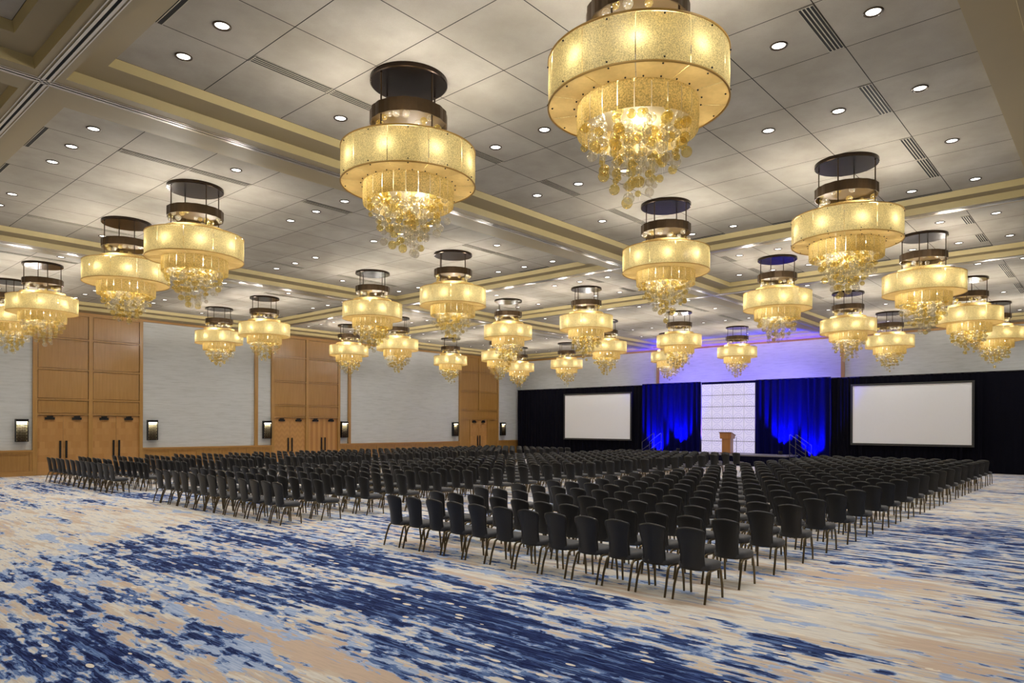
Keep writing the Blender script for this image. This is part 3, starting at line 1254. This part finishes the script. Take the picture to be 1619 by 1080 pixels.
CM['lamp'] = _l.mesh('lamp', 'lamp')
_b = MB(); _b.sphere((0, 0, 0), 1.0, 14, 9)
CM['bub_c'] = _b.mesh('clear_bubble', 'clear')
CM['bub_a'] = _b.mesh('amber_bubble', 'amber')


def bubble_layout(rng):
    """(x, y, z, r, amber, lower?) for one chandelier, z from the ceiling"""
    out = []
    for k in range(22):                      # between band ring and drum
        a = 2 * PI * k / 22 + rng.uniform(-.1, .1)
        rr = rng.uniform(.40, .49)
        out.append((rr * math.cos(a), rr * math.sin(a), rng.uniform(6.15, 6.38) - ZC, rng.uniform(.04, .056), rng.random() < .45, 'up'))
    wires = []
    n = 36
    for k in range(n):
        rr = .55 * math.sqrt((k + .4) / n)
        a = 2.39996 * k + rng.uniform(-.2, .2)
        x, y = rr * math.cos(a), rr * math.sin(a)
        zt = 5.40
        zb = 4.46 + .58 * (rr / .55) ** 1.25 + rng.uniform(-.05, .07)
        z = zt - rng.uniform(0, .08)
        wires.append((x, y, zb))
        amb = rng.random() < .5
        while z > zb:
            r = rng.choice((.034, .042, .050, .058, .062))
            z -= r
            j = .012 if z > 5.2 else .028
            out.append((x + rng.uniform(-j, j), y + rng.uniform(-j, j), z - ZC, r, rng.random() < (.72 if amb else .32), 'low' if z < 5.235 else 'in'))
            z -= r + (rng.uniform(.0, .012) if rng.random() < .55 else rng.uniform(.02, .12))
    return out, wires


CHX = [6.40, 13.74, 20.28, 27.14, 33.08]
CHY = [3.91, 7.65, 14.45, 18.19, 24.98, 28.72]
chs = sorted([(proj(x, y, 5.7)[2], i, j) for i, x in enumerate(CHX) for j, y in enumerate(CHY)])
for rank, (w, i, j) in enumerate(chs):
    x, y = CHX[i], CHY[j]
    pos = ['nearest', 'second', 'third', 'fourth', 'farthest'][i]
    row = ORD[j] + ' row from the right' if j < 5 else 'row nearest the door wall'
    t = thing('chandelier', 'tiered gold drum chandelier with glass bubbles, %s in the %s' % (pos, row), 'chandelier', (x, y, ZC), 0.0, 'tiered drum chandeliers')
    rz = random.uniform(0, 2 * PI / NSH)
    for nm in ('ceiling_canopy', 'band_ring', 'ring_plate', 'collar', 'drum_shade', 'drum_rim', 'top_plate', 'underside_plate', 'lower_shade', 'reflector_plate'):
        inst(nm, CM[nm], t, rotz=rz)
    if w < 13.5:
        for (sx, sy, sz) in screw_spots():
            inst('fixing_screw', CM['screw'], t, (sx * math.cos(rz) - sy * math.sin(rz), sx * math.sin(rz) + sy * math.cos(rz), sz))
    for k in range(4):
        a = k * PI / 2
        inst('rod', CM['rod'], t, (.49 * math.cos(a), .49 * math.sin(a), 0))
    for k in range(3):
        a = k * 2 * PI / 3 + .5
        inst('lamp', CM['lamp'], t, (.3 * math.cos(a), .3 * math.sin(a), 5.455 - ZC))
    rng = random.Random(100 + i * 10 + j)
    lay, wires = bubble_layout(rng)
    if rank < 11:
        indiv = [b for b in lay if b[5] == 'up'] + sorted([b for b in lay if b[5] == 'low'], key=lambda b: b[2])[:78]
        rest = [b for b in lay if b not in indiv]
        for b in indiv:
            inst('glass_bubble', CM['bub_a' if b[4] else 'bub_c'], t, b[:3], b[3])
    else:
        rest = lay
    mb = MB()
    nu, nv = (12, 8) if rank < 11 else (8, 5)
    for b in rest:
        mb.sphere(b[:3], b[3], nu, nv, 1 if b[4] else 0)
    tag(mb.build('glass_bubbles', ['clear', 'amber'], t), None, None, None, 'stuff')
    if rank < 11:
        mb = MB()
        for (wx, wy, zb) in wires:
            mb.tube([(wx, wy, 5.47 - ZC), (wx, wy, zb - ZC)], .0008, 4, False)
        mb.build('wires', 'white_trim', t)
    # bulbs behind the drum shade
    nb = 9
    for k in range(nb):
        a = 2 * PI * k / nb + .2
        ld = bpy.data.lights.get('drum_bulb') or bpy.data.lights.new('drum_bulb', 'POINT')
        ld.energy = BULB
        ld.color = (1.0, .88, .66)
        ld.shadow_soft_size = .035
        lo_ = bpy.data.objects.new('bulb', ld)
        COL.objects.link(lo_)
        lo_.parent = t
        lo_.location = (.85 * math.cos(a), .85 * math.sin(a), 5.72 - ZC)

    ld = bpy.data.lights.get('bowl_lamp') or bpy.data.lights.new('bowl_lamp', 'POINT')
    ld.energy = 7.0
    ld.color = (1.0, .95, .84)
    ld.shadow_soft_size = .05
    for k in range(2):
        lo_ = bpy.data.objects.new('bulb', ld)
        COL.objects.link(lo_)
        lo_.parent = t
        lo_.location = (.3 * (2 * k - 1), .12, 5.40 - ZC)
    # lamps above the drum wash the ceiling
    for k in range(4):
        a = 2 * PI * (k + .5) / 4
        ld = bpy.data.lights.get('drum_top_lamp') or bpy.data.lights.new('drum_top_lamp', 'POINT')
        ld.energy = UPLAMP
        ld.color = (1.0, .95, .88)
        ld.shadow_soft_size = .06
        lo_ = bpy.data.objects.new('bulb', ld)
        COL.objects.link(lo_)
        lo_.parent = t
        lo_.location = (.86 * math.cos(a), .86 * math.sin(a), 6.01 - ZC)

# ------------------------------------------------------------------ downlights
DX = [('A', 4.0, 0), ('A', 6.46, 1), ('A', 8.93, 0), ('A', 11.39, 0), ('A', 13.84, 1), ('A', 16.28, 0), ('B', 19.19, 0), ('B', 21.67, 0),
      ('C', 24.82, 0), ('C', 27.2, 1), ('C', 30.62, 0), ('C', 33.26, 1), ('C', 35.7, 0)]
YB = [2.25, 3.36, 4.45, 7.22, 8.32, 9.40]
DY = [round(y + d, 3) for d in (0, 10.58, 21.18) for y in YB]
_t = MB(); _t.lathe([(.083, -.002), (.09, -.010), (.108, -.010), (.112, 0)], 24, True)
_t.lathe([(.083, -.002), (.080, .03)], 24, True)
_l2 = MB(); _l2.add([(.081 * math.cos(2 * PI * k / 20), .081 * math.sin(2 * PI * k / 20), .003) for k in range(20)], [tuple(range(20))[::-1]])
tm, lm2 = _t.mesh('trim_ring', 'bronze'), _l2.mesh('lens', 'lens')
dl = bpy.data.lights.new('downlight_lamp', 'SPOT')
dl.energy = DOWN
dl.color = (1.0, 0.985, 0.965)
dl.spot_size = 2.3
dl.spot_blend = 0.9
dl.shadow_soft_size = 0.07


def downlight_lamp(t):
    o = bpy.data.objects.new('downlight_lamp', dl)
    COL.objects.link(o)
    o.parent = t
    o.location = (0, 0, -.02)


for j, y in enumerate(DY):
    pos = 0
    for (cz, x, ends) in DX:
        if ends and (j % 6) not in (0, 5):
            continue
        q = proj(x, y, ZC)
        inframe = q and -15 < q[0] < 1634 and -15 < q[1] < 1095
        if inframe:
            pos += 1
            t = thing('recessed_downlight', 'round recessed ceiling downlight, %s from the near end, %s row from the right' % (ORD[pos - 1], ORD[j]), 'downlight', (x, y, ZC - .004), 0, 'recessed downlights in the ceiling panels')
        else:
            t = thing('recessed_downlight', 'round recessed ceiling downlight outside the view at near side', 'downlight', (x, y, ZC - .004), 0, 'recessed downlights over the near floor')
        inst('trim_ring', tm, t)
        inst('lens', lm2, t)
        downlight_lamp(t)
# the coffers over and beside the camera carry the same lamps
for x in (-4.0, -1.6, 0.9, 4.0, 8.93, 13.84, 19.19, 26.0, 32.0):
    for y in ((-7.5, -2.0, 3.36, 8.32, 13.9, 19.0, 25.0, 30.0) if x < 3 else (-7.5, -4.5, -2.0)):
        t = thing('recessed_downlight', 'round recessed ceiling downlight outside the view at near side', 'downlight', (x, y, ZC - .004), 0, 'recessed downlights over the near floor')
        inst('trim_ring', tm, t)
        inst('lens', lm2, t)
        downlight_lamp(t)


# ------------------------------------------------------------------ air grilles
def grille_mesh(L, W, n=4):
    mb = MB()
    mb.box(0, L, 0, W, -.004, 0, 1)
    for k in range(n + 1):
        y = W * k / n
        mb.box(0, L, max(0, y - .007), min(W, y + .007), -.007, -.003, 0)
    mb.box(0, .012, 0, W, -.008, -.003); mb.box(L - .012, L, 0, W, -.008, -.003)
    return mb.mesh('grille_face', ['grille', 'slot'])


gx = {1: [(LX[1][k], LX[1][k + 1]) for k in (1, 2, 4, 6, 8, 9)], 2: [(19.0, 19.82), (21.0, 21.95)], 3: [(25.3, 26.5), (26.5, 27.8), (29.0, 30.2), (30.2, 31.3), (33.0, 34.2), (34.2, 35.4)]}
for iy in (1, 2, 3):
    for side, y in ((0, LY[iy][1] + .01), (1, LY[iy][6] - .19)):
        pos = 0
        for ix in (1, 2, 3):
            for a, b in gx[ix]:
                q1, q2 = proj(a, y, ZC), proj(b, y, ZC)
                if not any(q and -10 < q[0] < 1630 and -10 < q[1] < 1090 for q in (q1, q2)):
                    continue
                pos += 1
                g = inst('air_grille', grille_mesh(b - a - .03, .18), None, (a + .015, y, ZC - .001))
                tag(g, 'slotted ceiling air grille, %s from the near end, %s grille line from the right' % (ORD[pos - 1], ORD[(iy - 1) * 2 + side]), 'air grille', 'slotted air grilles in the ceiling')
for iy in (1, 2, 3):
    for side, x in ((0, 3.39), (1, 16.70), (2, 22.5), (3, 36.38)):
        nn = 0
        for k in (1, 3, 5):
            y0, y1 = LY[iy][k], LY[iy][k + 1]
            q = proj(x, (y0 + y1) / 2, ZC)
            if not (q and -10 < q[0] < 1630 and -10 < q[1] < 1090):
                continue
            nn += 1
            mb = MB()
            mb.box(0, .12, 0, y1 - y0, -.004, 0, 1)
            mb.box(.045, .055, 0, y1 - y0, -.007, -.003, 0)
            mb.box(.11, .12, 0, y1 - y0, -.007, -.003, 0)
            o = mb.build('slot_diffuser', ['grille', 'slot'], None, (x, y0, ZC - .001))
            tag(o, 'black slot diffuser, %s from the right, %s edge, %s' % (ORD[nn - 1], ['near', 'mid-room', 'second beam', 'stage-side'][side], ['right-hand coffers', 'middle coffers', 'coffers by the door wall'][iy - 1]), 'slot diffuser', 'slot diffusers along the coffer edges')


# ------------------------------------------------------------------ stage end
def drape(name, y0, y1, x, z0, z1, mat, label, seed, amp=.055, wave=.24):
    rng = random.Random(seed)
    mb = MB()
    n = int((y1 - y0) / .04)
    ph, pts = 0.0, []
    lam = wave
    for i in range(n + 1):
        y = y0 + (y1 - y0) * i / n
        ph += 2 * PI * .04 / lam
        if rng.random() < .15:
            lam = wave * rng.uniform(.65, 1.5)
        pts.append((y, ph, rng.uniform(.8, 1.2)))
    nz = 6
    vs, fs = [], []
    for j in range(nz + 1):
        t = j / nz
        z = z0 + (z1 - z0) * t
        k = .45 + .55 * (1 - t)
        for (y, p, a) in pts:
            vs.append((x + amp * k * math.sin(p) + .02 * math.sin(p * .37 + j * .4), y + .006 * math.sin(p * .5 + j), z))
    W = n + 1
    for j in range(nz):
        for i in range(n):
            a = j * W + i
            fs.append((a, a + 1, a + 1 + W, a + W))
    mb.add(vs, fs, True)
    # rail in a hem along the top
    t = thing(name, label, 'drape', (0, 0, 0), 0, 'pipe and drape along the stage wall')
    mb.build('drape_cloth', mat, t)
    r = MB(); r.tube([(x, y0, z1 - .02), (x, y1, z1 - .02)], .025, 8)
    r.build('drape_rail', 'black', t)
    p = MB()
    for y in (y0 + .05, y1 - .05):
        p.tube([(x + .08, y, 0), (x + .08, y, z1)], .022, 8)
        p.box(x + .03, x + .14, y - .04, y + .04, 0, .012)
    p.build('drape_posts', 'black', t)
    return t


XD = 37.25
drape('pipe_and_drape', 22.02, 32.5, XD, .01, 4.58, 'drape', 'black pleated drape run behind the left projection screen', 1)
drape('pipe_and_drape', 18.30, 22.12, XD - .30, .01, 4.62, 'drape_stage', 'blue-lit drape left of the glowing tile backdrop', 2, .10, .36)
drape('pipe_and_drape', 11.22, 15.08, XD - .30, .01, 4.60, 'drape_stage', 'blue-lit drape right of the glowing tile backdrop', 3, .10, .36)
drape('pipe_and_drape', 4.86, 11.34, XD, .01, 4.57, 'drape', 'black pleated drape run behind the right projection screen', 4)
drape('pipe_and_drape', -1.6, 4.98, XD + .24, .01, 4.59, 'drape', 'flat black drape at the right edge, past the last chairs', 5, .025, .5)
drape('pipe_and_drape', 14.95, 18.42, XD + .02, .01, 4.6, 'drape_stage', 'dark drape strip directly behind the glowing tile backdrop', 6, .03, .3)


def screen(y0, y1, z0, z1, label):
    x = XD - .18
    t = thing('projection_screen', label, 'screen', (x, (y0 + y1) / 2, 0), 0, 'blank white projection screens')
    w = (y1 - y0) / 2
    mb = MB()
    f = .095
    mb.box(-.03, .03, -w - f, w + f, z1, z1 + f); mb.box(-.03, .03, -w - f, w + f, z0 - f, z0)
    mb.box(-.03, .03, -w - f, -w, z0, z1); mb.box(-.03, .03, w, w + f, z0, z1)
    mb.build('screen_frame', 'screen_frame', t)
    mb = MB(); mb.box(-.004, .004, -w, w, z0, z1)
    mb.build('screen_surface', 'screen', t)
    mb = MB()
    for s in (-1, 1):
        mb.box(-.025, .025, s * (w - .4) - .03, s * (w - .4) + .03, 0, z0 - f)
        mb.box(-.35, .05, s * (w - .4) - .04, s * (w - .4) + .04, 0, .05)
    mb.build('support_legs', 'drape', t)


screen(23.05, 28.11, 1.25, 4.085, 'blank white projection screen left of the stage')
screen(5.22, 10.21, 1.27, 4.09, 'blank white projection screen right of the stage')

# stage deck
ZS = .60
SX0, SX1, SY0, SY1 = 35.05, 36.78, 12.75, 20.40
t = thing('stage_platform', 'low portable stage with dark skirt in front of the glowing backdrop', 'stage', (0, 0, 0))
mb = MB(); mb.box(SX0, SX1, SY0, SY1, ZS - .07, ZS)
mb.build('deck', 'deck', t)
mb = MB()
n = 160
vs = []
for z in (.005, ZS - .07):
    for k in range(n + 1):
        y = SY0 + (SY1 - SY0) * k / n
        vs.append((SX0 + .03 + .018 * math.sin(k * 1.25), y, z))
mb.add(vs, [(k + 1, k, n + 1 + k, n + 2 + k) for k in range(n)], True)
for s, y in ((-1, SY0 + .03), (1, SY1 - .03)):
    mb.box(SX0 + .05, SX1 - .05, y - .01, y + .01, .005, ZS - .07)
mb.build('skirt', 'skirt', t)
mb = MB()
for k in range(6):
    for x in (SX0 + .2, SX1 - .2):
        y = SY0 + .3 + (SY1 - SY0 - .6) * k / 5
        mb.tube([(x, y, 0), (x, y, ZS - .07)], .025, 8)
mb.build('deck_legs', 'steel', t)

# stairs at both ends
for s, ye, lb in ((1, SY1, 'portable steps with handrails at the left end of the stage'), (-1, SY0, 'portable steps with handrails at the right end of the stage')):
    t = thing('stage_steps', lb, 'steps', (0, 0, 0), 0, 'steps at the stage ends')
    x0, x1 = 35.45, 36.25
    mb = MB()
    for k in range(3):
        z = ZS * (3 - k) / 4
        a, b = ye + s * (.02 + .28 * k), ye + s * (.02 + .28 * (k + 1))
        mb.box(x0, x1, a, b, z - .04, z)
    mb.build('treads', 'deck', t)
    mb = MB()
    for x in (x0, x1):
        for k in range(3):
            z = ZS * (3 - k) / 4
            mb.box(x - .015 if x == x0 else x, x if x == x0 else x + .015, ye + s * (.02 + .28 * k), ye + s * (.02 + .28 * (k + 1)), 0, z)
    mb.build('side_panels', 'black', t)
    for x in (x0 - .02, x1 + .02):
        mb = MB()
        top = ye + s * .04
        bot = ye + s * .82
        mb.tube([(x, top, .02), (x, top, 1.64), (x, top + s * .03, 1.66), (x, bot, 1.13), (x, bot, .02)], .02, 8)
        mb.tube([(x, top, 1.2), (x, bot, .68)], .015, 6)
        mb.tube([(x, top, .76), (x, bot, .24)], .015, 6)
        mb.build('handrail', 'steel', t)

# backdrop
t = thing('tile_backdrop', 'glowing white tile backdrop embossed with arcs behind the lectern', 'backdrop', (XD - .28, 0, 0))
by0, by1, bz0, bz1 = 15.13, 18.25, ZS, 4.46
pw, ph_ = (by1 - by0) / 5, (bz1 - bz0) / 6
_p = MB()
g = .012
_p.quad((0, pw - g, g), (0, g, g), (0, g, ph_ - g), (0, pw - g, ph_ - g), 0, [(0, 0), (1, 0), (1, 1), (0, 1)])
_p.box(.001, .03, g, pw - g, g, ph_ - g, 0)
pm = _p.mesh('backdrop_tile', 'backdrop')
for r in range(6):
    for k in range(5):
        inst('backdrop_tile', pm, t, (0, by0 + pw * k, bz0 + ph_ * r))
mb = MB()
for k in range(6):
    y = by0 + pw * k
    mb.box(.03, .07, y - .02, y + .02, bz0, bz1)
for r in range(7):
    z = bz0 + ph_ * r
    mb.box(.031, .065, by0, by1, max(bz0, z - .02), min(z + .02, bz1))
mb.build('backdrop_frame', 'screen_frame', t)

# lectern
t = thing('lectern', 'wooden lectern on the stage in front of the glowing backdrop', 'lectern', (35.95, 16.22, ZS))
mb = MB(); mb.box(-.26, .26, -.31, .31, 0, .05)
mb.build('base', 'lectern_dark', t)
mb = MB(); mb.box(-.19, .19, -.24, .24, .05, .80)
mb.build('column', 'lectern', t)
mb = MB()
vs = [(-.27, -.31, .80), (.22, -.31, .80), (.22, .31, .80), (-.27, .31, .80), (-.29, -.33, 1.12), (.24, -.33, .98), (.24, .33, .98), (-.29, .33, 1.12)]
mb.add(vs, [(0, 3, 2, 1), (4, 5, 6, 7), (0, 1, 5, 4), (1, 2, 6, 5), (2, 3, 7, 6), (3, 0, 4, 7)])
mb.build('cabinet', 'lectern', t)
mb = MB()
vs = [(-.33, -.36, 1.13), (.28, -.36, .97), (.28, .36, .97), (-.33, .36, 1.13), (-.33, -.36, 1.16), (.28, -.36, 1.0), (.28, .36, 1.0), (-.33, .36, 1.16)]
mb.add(vs, [(0, 3, 2, 1), (4, 5, 6, 7), (0, 1, 5, 4), (1, 2, 6, 5), (2, 3, 7, 6), (3, 0, 4, 7)])
mb.build('desk_top', 'lectern_dark', t)

t = thing('microphone_stand', 'thin black stand beside the lectern on the stage', 'stand', (35.9, 15.70, ZS))
mb = MB(); mb.tube([(0, 0, .01), (0, 0, .90)], .012, 8); mb.build('pole', 'black', t)
mb = MB(); mb.lathe([(0, .02), (.13, .015), (.14, 0), (0, 0)], 24); mb.build('base', 'black', t)


# ------------------------------------------------------------------ stage lights
def spot(name, loc, target, energy, color, size=1.0, blend=.8, soft=.06):
    ld = bpy.data.lights.new(name, 'SPOT')
    ld.energy = energy
    ld.color = color
    ld.spot_size = size
    ld.spot_blend = blend
    ld.shadow_soft_size = soft
    o = bpy.data.objects.new(name, ld)
    COL.objects.link(o)
    o.location = loc
    d = Vector(target) - Vector(loc)
    o.rotation_euler = d.to_track_quat('-Z', 'Y').to_euler()
    return o


def uplight(loc, label):
    t = thing('uplight', label, 'stage light', loc, 0, 'stage uplights at the drape foot')
    mb = MB(); mb.box(-.10, .10, -.12, .12, 0, .03); mb.build('base', 'black', t)
    mb = MB(); mb.lathe([(0, .05), (.09, .05), (.10, .10), (.10, .18), (.09, .19)], 20, True); mb.build('can', 'black', t)


for y, lb in ((20.95, 'blue uplight on the floor left of the stage'), (19.45, 'blue uplight at the foot of the left stage drape'), (13.55, 'blue uplight at the foot of the right stage drape'), (12.05, 'blue uplight on the floor right of the stage')):
    on = SY0 < y < SY1
    z = ZS if on else 0.0
    uplight((36.45, y, z), lb)
    spot('uplight_beam', (36.45, y, z + .18), (36.92, y, 1.95 + z), BLUE, (.004, .008, 1.0), 1.3, .75)
# violet washes behind the drapes light the papered wall
for y in (12.5, 14.5, 16.7, 18.9, 20.8):
    spot('wall_wash', (37.5, y, 1.0), (37.72, y, 6.4), 5200, (.10, .045, 1.0), 1.5, 1.0, .15)
